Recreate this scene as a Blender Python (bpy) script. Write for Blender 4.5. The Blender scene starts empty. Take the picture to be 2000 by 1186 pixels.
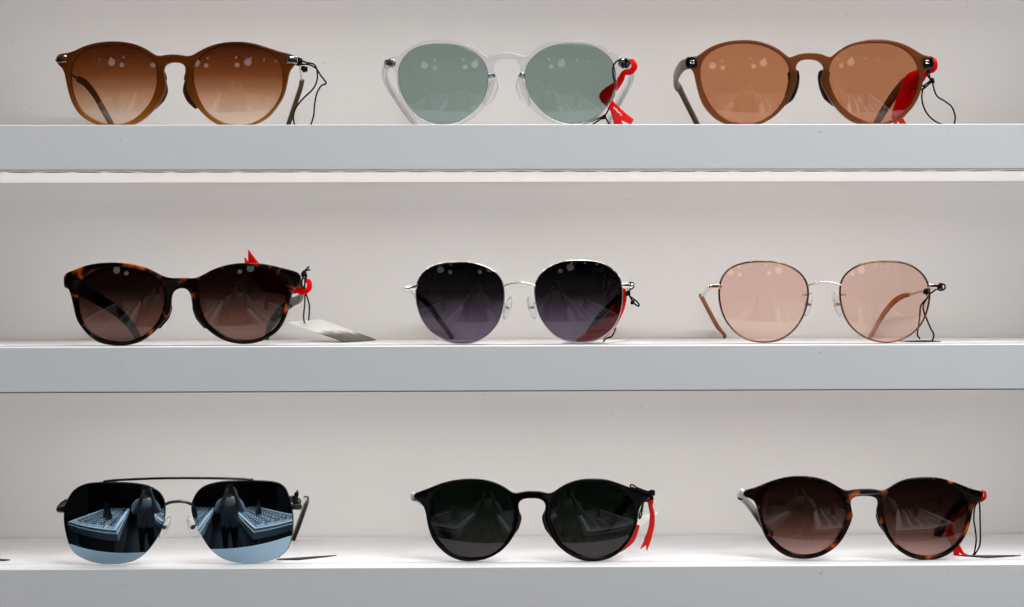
import bpy, bmesh, math, random
from mathutils import Vector, Matrix
random.seed(7)
sc = bpy.context.scene
R = math.radians

# ------------------------------------------------------------------ camera, world, added fill lights, exposure
FPX = 3960.0                         # focal length in photo pixels (photo is 2000 wide)
CAM = Vector((-21.0, -1200.0, 0.0))  # millimetres
CROT = Matrix.Rotation(R(-1.0), 3, 'Z') @ Matrix.Rotation(R(90 - 0.58), 3, 'X') @ Matrix.Rotation(R(-0.15), 3, 'Z')
cd = bpy.data.cameras.new('camera'); cam = bpy.data.objects.new('camera', cd)
sc.collection.objects.link(cam); sc.camera = cam
cd.sensor_width = 36; cd.lens = FPX / 2000 * 36; cd.clip_start = 0.02; cd.clip_end = 60
cam.matrix_world = Matrix.Translation(CAM * .001) @ CROT.to_4x4()

world = bpy.data.worlds.new('World'); sc.world = world; world.use_nodes = True
bg = world.node_tree.nodes['Background']
bg.inputs[0].default_value = (1, .93, .86, 1); bg.inputs[1].default_value = .007

def area_light(name, loc, target, sx, sy, power, col, spread=180):
    l = bpy.data.lights.new(name, 'AREA'); l.shape = 'RECTANGLE'; l.size = sx; l.size_y = sy
    l.energy = power; l.color = col; l.spread = R(spread)
    o = bpy.data.objects.new(name, l); sc.collection.objects.link(o)
    o.location = loc
    o.rotation_euler = (Vector(target) - Vector(loc)).to_track_quat('-Z', 'Y').to_euler()
    return o
area_light('front_fill_light', (.75, -1.05, 1.75), (.2, 0, -.05), 1.2, .9, 60, (.985, .99, 1.0))  # added soft fill for the shelf fronts, placed clear of the lens reflections
area_light('table_fill_left', (-1.0, -2.1, 1.75), (-1.0, -2.1, -.6), .9, 1.6, 30, (.95, .98, 1.0), 60)  # added light that brightens the left table for its reflection
area_light('table_fill_right', (.8, -2.0, 1.75), (.8, -2.0, -.6), .9, 1.6, 30, (.95, .98, 1.0), 60)  # same added light for the right table
LED_STRENGTH = 308.0

sc.view_settings.view_transform = 'Standard'; sc.view_settings.look = 'None'
sc.view_settings.exposure = 0; sc.view_settings.gamma = 1
sc.render.engine = 'CYCLES'
cy = sc.cycles
cy.max_bounces = 14; cy.transparent_max_bounces = 24; cy.transmission_bounces = 12; cy.glossy_bounces = 6; cy.diffuse_bounces = 5
cy.sample_clamp_indirect = 6; cy.sample_clamp_direct = 0
cy.caustics_reflective = False; cy.caustics_refractive = False
cy.use_denoising = True; cy.use_adaptive_sampling = True; cy.adaptive_threshold = .025

# ------------------------------------------------------------------ helpers
def at(px, py, y):
    """photo pixel + depth y (mm behind the shelf front) -> world point in mm"""
    d = CROT @ Vector(((px - 1000) / FPX, -(py - 593) / FPX, -1))
    t = (y - CAM.y) / d.y
    return CAM + d * t

def link(o): sc.collection.objects.link(o); return o

def smooth(me, ang=35):
    me.polygons.foreach_set('use_smooth', [True] * len(me.polygons))
    try: me.set_sharp_from_angle(angle=R(ang))
    except Exception: pass

def mesh_obj(name, verts, faces, mat, parent=None, origin=(0, 0, 0), ang=35, sm=True):
    """verts in world mm; origin (mm) is where the object's / parent's origin stands"""
    me = bpy.data.meshes.new(name)
    og = Vector(origin)
    me.from_pydata([tuple((Vector(v) - og) * .001) for v in verts], [], faces)
    me.validate(); me.update()
    bm = bmesh.new(); bm.from_mesh(me); bmesh.ops.recalc_face_normals(bm, faces=bm.faces); bm.to_mesh(me); bm.free()
    if sm: smooth(me, ang)
    o = link(bpy.data.objects.new(name, me)); me.materials.append(mat)
    if parent: o.parent = parent
    else: o.location = og * .001
    return o

def tag(o, label, cat, group=None):
    o['label'] = label; o['category'] = cat
    if group: o['group'] = group
    return o

def empty(name, loc):
    o = link(bpy.data.objects.new(name, None)); o.location = Vector(loc) * .001; o.empty_display_size = .01
    return o

def cr_closed(pts, n):
    """closed Catmull-Rom, n samples, evenly spaced by arc length"""
    m = len(pts); dense = []
    for i in range(m):
        p0, p1, p2, p3 = [Vector(pts[(i + k - 1) % m]) for k in range(4)]
        for j in range(12):
            t = j / 12
            dense.append(.5 * ((2 * p1) + (-p0 + p2) * t + (2 * p0 - 5 * p1 + 4 * p2 - p3) * t * t + (-p0 + 3 * p1 - 3 * p2 + p3) * t ** 3))
    dense.append(dense[0]); L = [0]
    for a, b in zip(dense, dense[1:]): L.append(L[-1] + (b - a).length)
    out = []; k = 0
    for i in range(n):
        s = L[-1] * i / n
        while L[k + 1] < s: k += 1
        f = (s - L[k]) / max(1e-9, L[k + 1] - L[k])
        out.append(dense[k].lerp(dense[k + 1], f))
    return out

def relax(pts, it=2):
    for _ in range(it):
        m = len(pts)
        pts = [pts[i] * .5 + (pts[i - 1] + pts[(i + 1) % m]) * .25 for i in range(m)]
    return pts

def cr_open(pts, per=8):
    pts = [Vector(p) for p in pts]
    if len(pts) < 3: return pts
    P = [pts[0] * 2 - pts[1]] + pts + [pts[-1] * 2 - pts[-2]]
    out = []
    for i in range(1, len(P) - 2):
        p0, p1, p2, p3 = P[i - 1:i + 3]
        for j in range(per):
            t = j / per
            out.append(.5 * ((2 * p1) + (-p0 + p2) * t + (2 * p0 - 5 * p1 + 4 * p2 - p3) * t * t + (-p0 + 3 * p1 - 3 * p2 + p3) * t ** 3))
    out.append(pts[-1]); return out

def sweep(path, wa, wb, ref, closed=False, seg=12, power=2.0, cap=True):
    """tube along path; half sizes wa (across, perpendicular to ref) and wb (along ref): numbers or lists"""
    n = len(path); verts = []; faces = []
    ref = Vector(ref)
    def val(w, i):
        if isinstance(w, (int, float)): return w
        f = i / max(1, n - 1) * (len(w) - 1); k = min(int(f), len(w) - 2); return w[k] + (w[k + 1] - w[k]) * (f - k)
    lastA = None
    for i, p in enumerate(path):
        if closed: t = path[(i + 1) % n] - path[i - 1]
        else: t = path[min(i + 1, n - 1)] - path[max(i - 1, 0)]
        t = t.normalized() if t.length > 1e-9 else Vector((0, 1, 0))
        a = t.cross(ref)
        if a.length < .08 and lastA is not None: a = lastA - t * lastA.dot(t)
        elif a.length < 1e-4: a = t.cross(Vector((.3, .2, 1)))
        a.normalize()
        if lastA is not None and a.dot(lastA) < 0: a = -a
        lastA = a
        b = a.cross(t).normalized()
        A, B = val(wa, i), val(wb, i)
        for k in range(seg):
            th = 2 * math.pi * k / seg
            c, s = math.cos(th), math.sin(th)
            e = 2 / power
            verts.append(p + a * (A * math.copysign(abs(c) ** e, c)) + b * (B * math.copysign(abs(s) ** e, s)))
    m = n if closed else n - 1
    for i in range(m):
        j = (i + 1) % n
        for k in range(seg):
            l = (k + 1) % seg
            faces.append((i * seg + k, i * seg + l, j * seg + l, j * seg + k))
    if not closed and cap:
        for i, sgn in ((0, -1), (n - 1, 1)):
            # rounded end: one smaller ring then a fan
            q = path[i]; t = (path[min(i + 1, n - 1)] - path[max(i - 1, 0)]).normalized() * sgn
            r = min(val(wa, i), val(wb, i))
            base = len(verts)
            for k in range(seg): verts.append(q + (verts[i * seg + k] - q) * .7 + t * r * .55)
            verts.append(q + t * r * .85)
            for k in range(seg):
                l = (k + 1) % seg
                faces.append((i * seg + k, i * seg + l, base + l, base + k))
                faces.append((base + k, base + l, base + seg))
    return verts, faces

def box_vf(x0, x1, y0, y1, z0, z1):
    v = [(x, y, z) for z in (z0, z1) for y in (y0, y1) for x in (x0, x1)]
    f = [(0, 2, 3, 1), (4, 5, 7, 6), (0, 1, 5, 4), (2, 6, 7, 3), (0, 4, 6, 2), (1, 3, 7, 5)]
    return v, f

def box(name, b, mat, parent=None, origin=(0, 0, 0), bev=0, seg=2):
    v, f = box_vf(*b)
    o = mesh_obj(name, v, f, mat, parent, origin, sm=False)
    if bev:
        bm = bmesh.new(); bm.from_mesh(o.data)
        bmesh.ops.bevel(bm, geom=list(bm.edges), offset=bev * .001, segments=seg, affect='EDGES', profile=.5)
        bm.to_mesh(o.data); bm.free(); smooth(o.data, 40)
        big = max(q.area for q in o.data.polygons)
        for q in o.data.polygons: q.use_smooth = q.area < big * .02
    return o

def joinvf(*parts):
    V = []; F = []
    for v, f in parts:
        b = len(V); V += list(v); F += [tuple(i + b for i in q) for q in f]
    return V, F

# ------------------------------------------------------------------ materials
def nodes(name):
    m = bpy.data.materials.new(name); m.use_nodes = True
    nt = m.node_tree; nt.nodes.clear()
    out = nt.nodes.new('ShaderNodeOutputMaterial')
    return m, nt, nt.nodes.new, nt.links.new, out

def principled(name, col, rough=.4, metal=0, coat=0, spec=.5, noise=0, scale=40, bump=0, bscale=300):
    m, nt, N, L, out = nodes(name)
    b = N('ShaderNodeBsdfPrincipled'); L(b.outputs[0], out.inputs[0])
    b.inputs['Base Color'].default_value = (*col, 1); b.inputs['Roughness'].default_value = rough
    b.inputs['Metallic'].default_value = metal; b.inputs['Coat Weight'].default_value = coat
    b.inputs['Specular IOR Level'].default_value = spec
    tc = N('ShaderNodeTexCoord')
    if noise:
        nz = N('ShaderNodeTexNoise'); nz.inputs['Scale'].default_value = scale; nz.inputs['Detail'].default_value = 5
        L(tc.outputs['Object'], nz.inputs['Vector'])
        mx = N('ShaderNodeMix'); mx.data_type = 'RGBA'
        mx.inputs['A'].default_value = (*[c * (1 - noise) for c in col], 1); mx.inputs['B'].default_value = (*[min(1, c * (1 + noise)) for c in col], 1)
        L(nz.outputs['Fac'], mx.inputs['Factor']); L(mx.outputs['Result'], b.inputs['Base Color'])
        mr = N('ShaderNodeMapRange'); mr.inputs['To Min'].default_value = rough * .8; mr.inputs['To Max'].default_value = rough * 1.25
        L(nz.outputs['Fac'], mr.inputs['Value']); L(mr.outputs[0], b.inputs['Roughness'])
    if bump:
        n2 = N('ShaderNodeTexNoise'); n2.inputs['Scale'].default_value = bscale; n2.inputs['Detail'].default_value = 3
        L(tc.outputs['Object'], n2.inputs['Vector'])
        bp = N('ShaderNodeBump'); bp.inputs['Strength'].default_value = bump; bp.inputs['Distance'].default_value = .0005
        L(n2.outputs['Fac'], bp.inputs['Height']); L(bp.outputs[0], b.inputs['Normal'])
    return m

def zramp(nt, N, L, stops, z0, z1):
    """colour ramp over the object's own height (metres above the base of its thing)"""
    tc = N('ShaderNodeTexCoord'); sp = N('ShaderNodeSeparateXYZ'); L(tc.outputs['Object'], sp.inputs[0])
    mr = N('ShaderNodeMapRange'); mr.inputs['From Min'].default_value = z0; mr.inputs['From Max'].default_value = z1
    L(sp.outputs['Z'], mr.inputs['Value'])
    r = N('ShaderNodeValToRGB'); L(mr.outputs[0], r.inputs[0])
    e = r.color_ramp.elements
    while len(e) < len(stops): e.new(.5)
    for el, (p, c) in zip(e, stops): el.position = p; el.color = (*c, 1)
    r.color_ramp.interpolation = 'LINEAR'
    return r.outputs[0]

def lens_mat(name, stops, f0=.055, mirror=None, z0=.002, z1=.05, rough=0.0):
    """tinted clear plastic: each of its two faces passes the square root of the tint"""
    m, nt, N, L, out = nodes(name)
    tr = N('ShaderNodeBsdfTransparent'); gl = N('ShaderNodeBsdfGlossy'); gl.inputs['Roughness'].default_value = rough
    st = [(p, [math.sqrt(x) for x in c]) for p, c in stops]
    if len(st) == 1: tr.inputs[0].default_value = (*st[0][1], 1)
    else: L(zramp(nt, N, L, st, z0, z1), tr.inputs[0])
    lw = N('ShaderNodeLayerWeight'); lw.inputs['Blend'].default_value = .5
    pw = N('ShaderNodeMath'); pw.operation = 'POWER'; pw.inputs[1].default_value = 5
    L(lw.outputs['Facing'], pw.inputs[0])
    mr = N('ShaderNodeMapRange'); mr.inputs['To Min'].default_value = f0 if not mirror else .42; mr.inputs['To Max'].default_value = 1
    L(pw.outputs[0], mr.inputs['Value'])
    if mirror: gl.inputs[0].default_value = (*mirror, 1)
    mx = N('ShaderNodeMixShader'); L(mr.outputs[0], mx.inputs[0]); L(tr.outputs[0], mx.inputs[1]); L(gl.outputs[0], mx.inputs[2])
    L(mx.outputs[0], out.inputs[0]); return m

def plastic_mat(name, stops, trans=.4, rough=.14, z0=0, z1=.05, see=0.0, tint=None, coat=0.0):
    """coloured translucent acetate; colour may change with height on the frame; see: straight see-through share"""
    m, nt, N, L, out = nodes(name)
    b = N('ShaderNodeBsdfPrincipled'); b.inputs['Roughness'].default_value = rough; b.inputs['Specular IOR Level'].default_value = .25; b.inputs['Coat Weight'].default_value = coat; b.inputs['Coat Roughness'].default_value = .08
    tl = N('ShaderNodeBsdfTranslucent')
    tc = N('ShaderNodeTexCoord'); nz = N('ShaderNodeTexNoise'); nz.inputs['Scale'].default_value = 45; nz.inputs['Detail'].default_value = 4
    L(tc.outputs['Object'], nz.inputs['Vector'])
    mr = N('ShaderNodeMapRange'); mr.inputs['To Min'].default_value = .82; mr.inputs['To Max'].default_value = 1.18; L(nz.outputs['Fac'], mr.inputs['Value'])
    mul = N('ShaderNodeVectorMath'); mul.operation = 'SCALE'; L(mr.outputs[0], mul.inputs['Scale'])
    if len(stops) == 1: mul.inputs[0].default_value = stops[0][1]
    else: L(zramp(nt, N, L, stops, z0, z1), mul.inputs[0])
    L(mul.outputs[0], b.inputs['Base Color']); L(mul.outputs[0], tl.inputs[0])
    mx = N('ShaderNodeMixShader'); mx.inputs[0].default_value = trans
    L(b.outputs[0], mx.inputs[1]); L(tl.outputs[0], mx.inputs[2]); last = mx
    if see:
        tp = N('ShaderNodeBsdfTransparent'); tp.inputs[0].default_value = (*tint, 1)
        m2 = N('ShaderNodeMixShader'); m2.inputs[0].default_value = see
        L(mx.outputs[0], m2.inputs[1]); L(tp.outputs[0], m2.inputs[2]); last = m2
    L(last.outputs[0], out.inputs[0]); return m

def tortoise_mat(name, seed, scale=55, lo=.52, hi=.66):
    m, nt, N, L, out = nodes(name)
    tc = N('ShaderNodeTexCoord'); mp = N('ShaderNodeMapping'); mp.inputs['Location'].default_value = (seed, seed * .37, seed * .71)
    L(tc.outputs['Object'], mp.inputs[0])
    nz = N('ShaderNodeTexNoise'); nz.inputs['Scale'].default_value = scale; nz.inputs['Detail'].default_value = 2.5; nz.inputs['Distortion'].default_value = .6
    L(mp.outputs[0], nz.inputs['Vector'])
    r = N('ShaderNodeValToRGB'); L(nz.outputs['Fac'], r.inputs[0])
    e = r.color_ramp.elements; e.new(.5); e.new(.5)
    for el, (p, c) in zip(e, [(0, (.002, .001, .001)), (lo, (.006, .002, .001)), ((lo + hi) / 2, (.20, .03, .005)), (hi, (.62, .13, .014))]):
        el.position = p; el.color = (*c, 1)
    b = N('ShaderNodeBsdfPrincipled'); b.inputs['Roughness'].default_value = .12
    b.inputs['Specular IOR Level'].default_value = .22
    tl = N('ShaderNodeBsdfTranslucent')
    L(r.outputs[0], b.inputs['Base Color']); L(r.outputs[0], tl.inputs[0])
    mx = N('ShaderNodeMixShader'); mx.inputs[0].default_value = .45
    L(b.outputs[0], mx.inputs[1]); L(tl.outputs[0], mx.inputs[2]); L(mx.outputs[0], out.inputs[0]); return m

def glass_mat(name, col=(1, 1, 1), rough=0.02, ior=1.47, clear=.35):
    """clear acrylic: part straight see-through, part refracting"""
    m, nt, N, L, out = nodes(name)
    g = N('ShaderNodeBsdfGlass'); g.inputs['Color'].default_value = (*col, 1); g.inputs['Roughness'].default_value = rough; g.inputs['IOR'].default_value = ior
    t = N('ShaderNodeBsdfTransparent'); t.inputs[0].default_value = (*col, 1)
    mx = N('ShaderNodeMixShader'); mx.inputs[0].default_value = clear
    L(g.outputs[0], mx.inputs[1]); L(t.outputs[0], mx.inputs[2]); L(mx.outputs[0], out.inputs[0]); return m

def emit(name, col, s):
    m, nt, N, L, out = nodes(name)
    e = N('ShaderNodeEmission'); e.inputs[0].default_value = (*col, 1); e.inputs[1].default_value = s
    L(e.outputs[0], out.inputs[0]); return m

M = {}
def marked_paint(name, col, rough, thresh=.70, dark=.80):
    """sprayed lacquer with faint tone drift, hairline scuffs and a few specks"""
    m = principled(name, col, rough, noise=.03, scale=6, bump=.06, bscale=450)
    nt = m.node_tree; N = nt.nodes.new; L = nt.links.new
    b = next(n for n in nt.nodes if n.type == 'BSDF_PRINCIPLED'); src = b.inputs['Base Color'].links[0].from_socket
    tc = next(n for n in nt.nodes if n.type == 'TEX_COORD')
    n1 = N('ShaderNodeTexNoise'); n1.inputs['Scale'].default_value = 210; n1.inputs['Detail'].default_value = 1; L(tc.outputs['Object'], n1.inputs['Vector'])
    mp = N('ShaderNodeMapping'); mp.inputs['Scale'].default_value = (14, 60, 260); mp.inputs['Rotation'].default_value = (0, .35, 0); L(tc.outputs['Object'], mp.inputs[0])
    n2 = N('ShaderNodeTexNoise'); n2.inputs['Scale'].default_value = 1.0; n2.inputs['Detail'].default_value = 3; L(mp.outputs[0], n2.inputs['Vector'])
    r1 = N('ShaderNodeMapRange'); r1.inputs['From Min'].default_value = thresh + .06; r1.inputs['From Max'].default_value = thresh + .09; L(n1.outputs['Fac'], r1.inputs['Value'])
    r2 = N('ShaderNodeMapRange'); r2.inputs['From Min'].default_value = thresh; r2.inputs['From Max'].default_value = thresh + .1; r2.inputs['To Max'].default_value = .4; L(n2.outputs['Fac'], r2.inputs['Value'])
    mx = N('ShaderNodeMath'); mx.operation = 'MAXIMUM'; L(r1.outputs[0], mx.inputs[0]); L(r2.outputs[0], mx.inputs[1])
    c = N('ShaderNodeMix'); c.data_type = 'RGBA'; L(mx.outputs[0], c.inputs['Factor']); L(src, c.inputs['A']); c.inputs['B'].default_value = (*[x * dark for x in col], 1)
    L(c.outputs['Result'], b.inputs['Base Color']); return m
M['fascia'] = marked_paint('white_lacquer_front', (.74, .75, .76), .38)
M['board'] = principled('white_lacquer_board', (.67, .668, .685), .42, noise=.015, scale=14, bump=.04, bscale=500)
M['wall'] = marked_paint('painted_back_panel', (.83, .82, .80), .62, .70, .88)
M['seam'] = principled('dark_seam', (.05, .045, .04), .7)
M['led'] = emit('led_glow', (1, .968, .935), LED_STRENGTH)
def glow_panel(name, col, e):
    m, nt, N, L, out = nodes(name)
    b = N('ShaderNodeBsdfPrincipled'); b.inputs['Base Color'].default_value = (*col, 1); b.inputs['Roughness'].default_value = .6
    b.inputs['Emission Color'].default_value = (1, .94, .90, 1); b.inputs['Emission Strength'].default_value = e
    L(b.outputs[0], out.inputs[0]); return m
M['fillglow'] = glow_panel('underside_fill_glow', (.85, .84, .83), .37)  # white with its own glow, an added fill under the shelves
M['maskstrip'] = principled('black_masking_strip', (.012, .011, .01), .8, spec=.1)
M['ledpcb'] = principled('led_tape', (.75, .74, .7), .5)
M['string'] = principled('black_cord', (.003, .003, .003), .8, spec=.12, bump=.4, bscale=1500)
M['red'] = plastic_mat('red_plastic', [(0, (.80, .006, .004))], .35, .17)
M['card'] = principled('white_card', (.82, .82, .80), .5)
M['darkcard'] = principled('dark_card', (.012, .009, .006), .6, noise=.3, scale=80)
M['black'] = principled('black_acetate', (.0012, .0012, .0012), .1, spec=.12)
M['blackmetal'] = principled('black_metal', (.02, .018, .016), .28, metal=.7)
M['silver'] = principled('silver_metal', (.80, .77, .72), .2, metal=1)
M['softsilver'] = principled('soft_silver_metal', (.52, .50, .48), .22, metal=1)
M['gold'] = principled('champagne_metal', (.66, .48, .36), .22, metal=1)
M['rosegold'] = principled('bronze_rim_metal', (.20, .12, .085), .25, metal=1)
M['greycap'] = principled('pale_grey_cap', (.50, .50, .48), .4)
M['gunmetal'] = principled('gunmetal', (.10, .095, .09), .28, metal=1)
M['silicone'] = glass_mat('clear_silicone', (.97, .97, .98), .08, 1.4, .45)
M['clear'] = glass_mat('clear_acrylic', (.95, .95, .956), .0, 1.49, .2)
M['clearmetal'] = principled('chrome', (.75, .75, .8), .12, metal=1)
M['brown'] = plastic_mat('brown_acetate', [(0, (.235, .088, .032))], .5, see=.32, tint=(.76, .44, .24), coat=.8)
M['browntemple'] = plastic_mat('olive_brown_acetate', [(0, (.085, .045, .017))], .35, .2)
M['amber'] = plastic_mat('amber_acetate', [(0, (.46, .23, .035)), (.35, (.25, .078, .009)), (1, (.085, .022, .004))], .6, see=.18, tint=(.80, .46, .18), coat=.8)
M['olive'] = plastic_mat('olive_acetate', [(0, (.085, .055, .018))], .35)
M['tan'] = plastic_mat('tan_acetate', [(0, (.42, .145, .042))], .35)
M['darkpad'] = plastic_mat('dark_smoke_plastic', [(0, (.004, .003, .002))], .3)
M['amberpad'] = plastic_mat('amber_smoke_plastic', [(0, (.10, .04, .01))], .55)
M['tort1'] = tortoise_mat('tortoiseshell_one', 3.1, 100, .56, .67)
M['tort2'] = tortoise_mat('tortoiseshell_two', 5.2, 95, .545, .66)
M['smoketemple'] = plastic_mat('grey_smoke_acetate', [(0, (.16, .14, .12))], .4)
M['lens1'] = lens_mat('lens_amber_gradient', [(0, (.93, .77, .65)), (.30, (.68, .39, .24)), (.62, (.25, .075, .022)), (1, (.07, .014, .004))])
M['lens2'] = lens_mat('lens_grey_green', [(0, (.325, .435, .405))], .06)
M['lens3'] = lens_mat('lens_brown', [(0, (.65, .285, .145))], .06)
M['lens4'] = lens_mat('lens_brown_gradient', [(0, (.32, .16, .125)), (.3, (.15, .068, .05)), (.65, (.014, .006, .004)), (1, (.004, .002, .0015))], .036)
M['lens5'] = lens_mat('lens_violet_gradient', [(0, (.20, .155, .235)), (.3, (.10, .075, .115)), (.6, (.012, .010, .012)), (1, (.002, .002, .0025))], .026)
M['lens6'] = lens_mat('lens_rose', [(0, (.98, .71, .62))], .05)
M['lens7'] = lens_mat('lens_blue_mirror', [(0, (.003, .004, .005))], mirror=(.55, .80, 1.0))
M['lens8'] = lens_mat('lens_dark_green', [(0, (.045, .034, .038)), (.35, (.02, .022, .018)), (.7, (.004, .008, .005)), (1, (.002, .005, .003))], .03)  # paler purplish lower stops put the reflected shelf band into the tint
M['lens9'] = lens_mat('lens_brown_gradient_two', [(0, (.42, .26, .22)), (.28, (.18, .085, .068)), (.6, (.026, .010, .007)), (1, (.006, .003, .002))], .036)

# ------------------------------------------------------------------ the setting: back panel, shelves with LED strips
XL, XR = -470.0, 470.0
DEPTH = 147.0
SHELF = {'upper': 224.8, 'top': 93.8, 'middle': -37.2, 'bottom': -168.3}   # height of the top face, mm
THICK = 26.7
wall = box('back_wall', (XL, XR, DEPTH + 1.0, DEPTH + 13, -330, 330), M['wall']); wall['kind'] = 'structure'

led_me = bpy.data.meshes.new('led')
led_me.from_pydata([(-.0016, -.0016, 0), (.0016, -.0016, 0), (.0016, .0016, 0), (-.0016, .0016, 0)], [], [(3, 2, 1, 0)])
led_me.materials.append(M['led'])
def shelf(key, label, led=True):
    z = SHELF[key]; org = (0, 0, z - THICK); zb = z - THICK
    root = empty('display_shelf', org)
    box('front_rail', (XL, XR, 0, 20, zb, z), M['fascia'], root, org, bev=.5, seg=3)
    box('seam', (XL, XR, 20.0, 20.6, zb + 3.0, z + (.28 if key == 'middle' else -.05)), M['seam'], root, org)
    board = box('board', (XL, XR, 20.6, DEPTH, zb + 3.0, z - .02), M['board'], root, org, bev=.25, seg=2)
    if key == 'middle': box('edge_line', (XL, XR, .5, 19, zb - .35, zb + .1), M['seam'], root, org)  # thin dark strip added to draw a line along the rail's lower edge
    if led:
        box('fill_glow_sheet', (XL, XR, 28.6, DEPTH - .5, zb + .02, zb + 2.99), M['fillglow'], root, org)  # added glowing sheet, lifts the shelf underside and the upper wall
        box('masking_strip', (XL, XR, 27.9, 28.58, zb + .03, zb + 2.98), M['maskstrip'], root, org)  # black strip added to hide the LED-lit edge and leave a dark line
        tape = box('led_tape', (-315, 345, 21, 27.6, zb + 2.2, zb + 2.98), M['ledpcb'], root, org)
        for i in range(33):
            o = link(bpy.data.objects.new('led', led_me)); o.parent = tape
            o.location = Vector((-305 + i * 20, 24.6, 1.4)) * .001; o.rotation_euler = (R(24), 0, 0)
    tag(root, label, 'shelf', 'white display shelves')
    return root
shelf('upper', 'white display shelf above the picture whose strip lights the top row')
shelf('top', 'white shelf carrying the amber, clear and brown sunglasses, underside in view')
shelf('middle', 'white middle shelf carrying the rose and violet wire sunglasses')
shelf('bottom', 'white lowest shelf with broad top, carrying the mirrored aviators', led=False)

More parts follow.
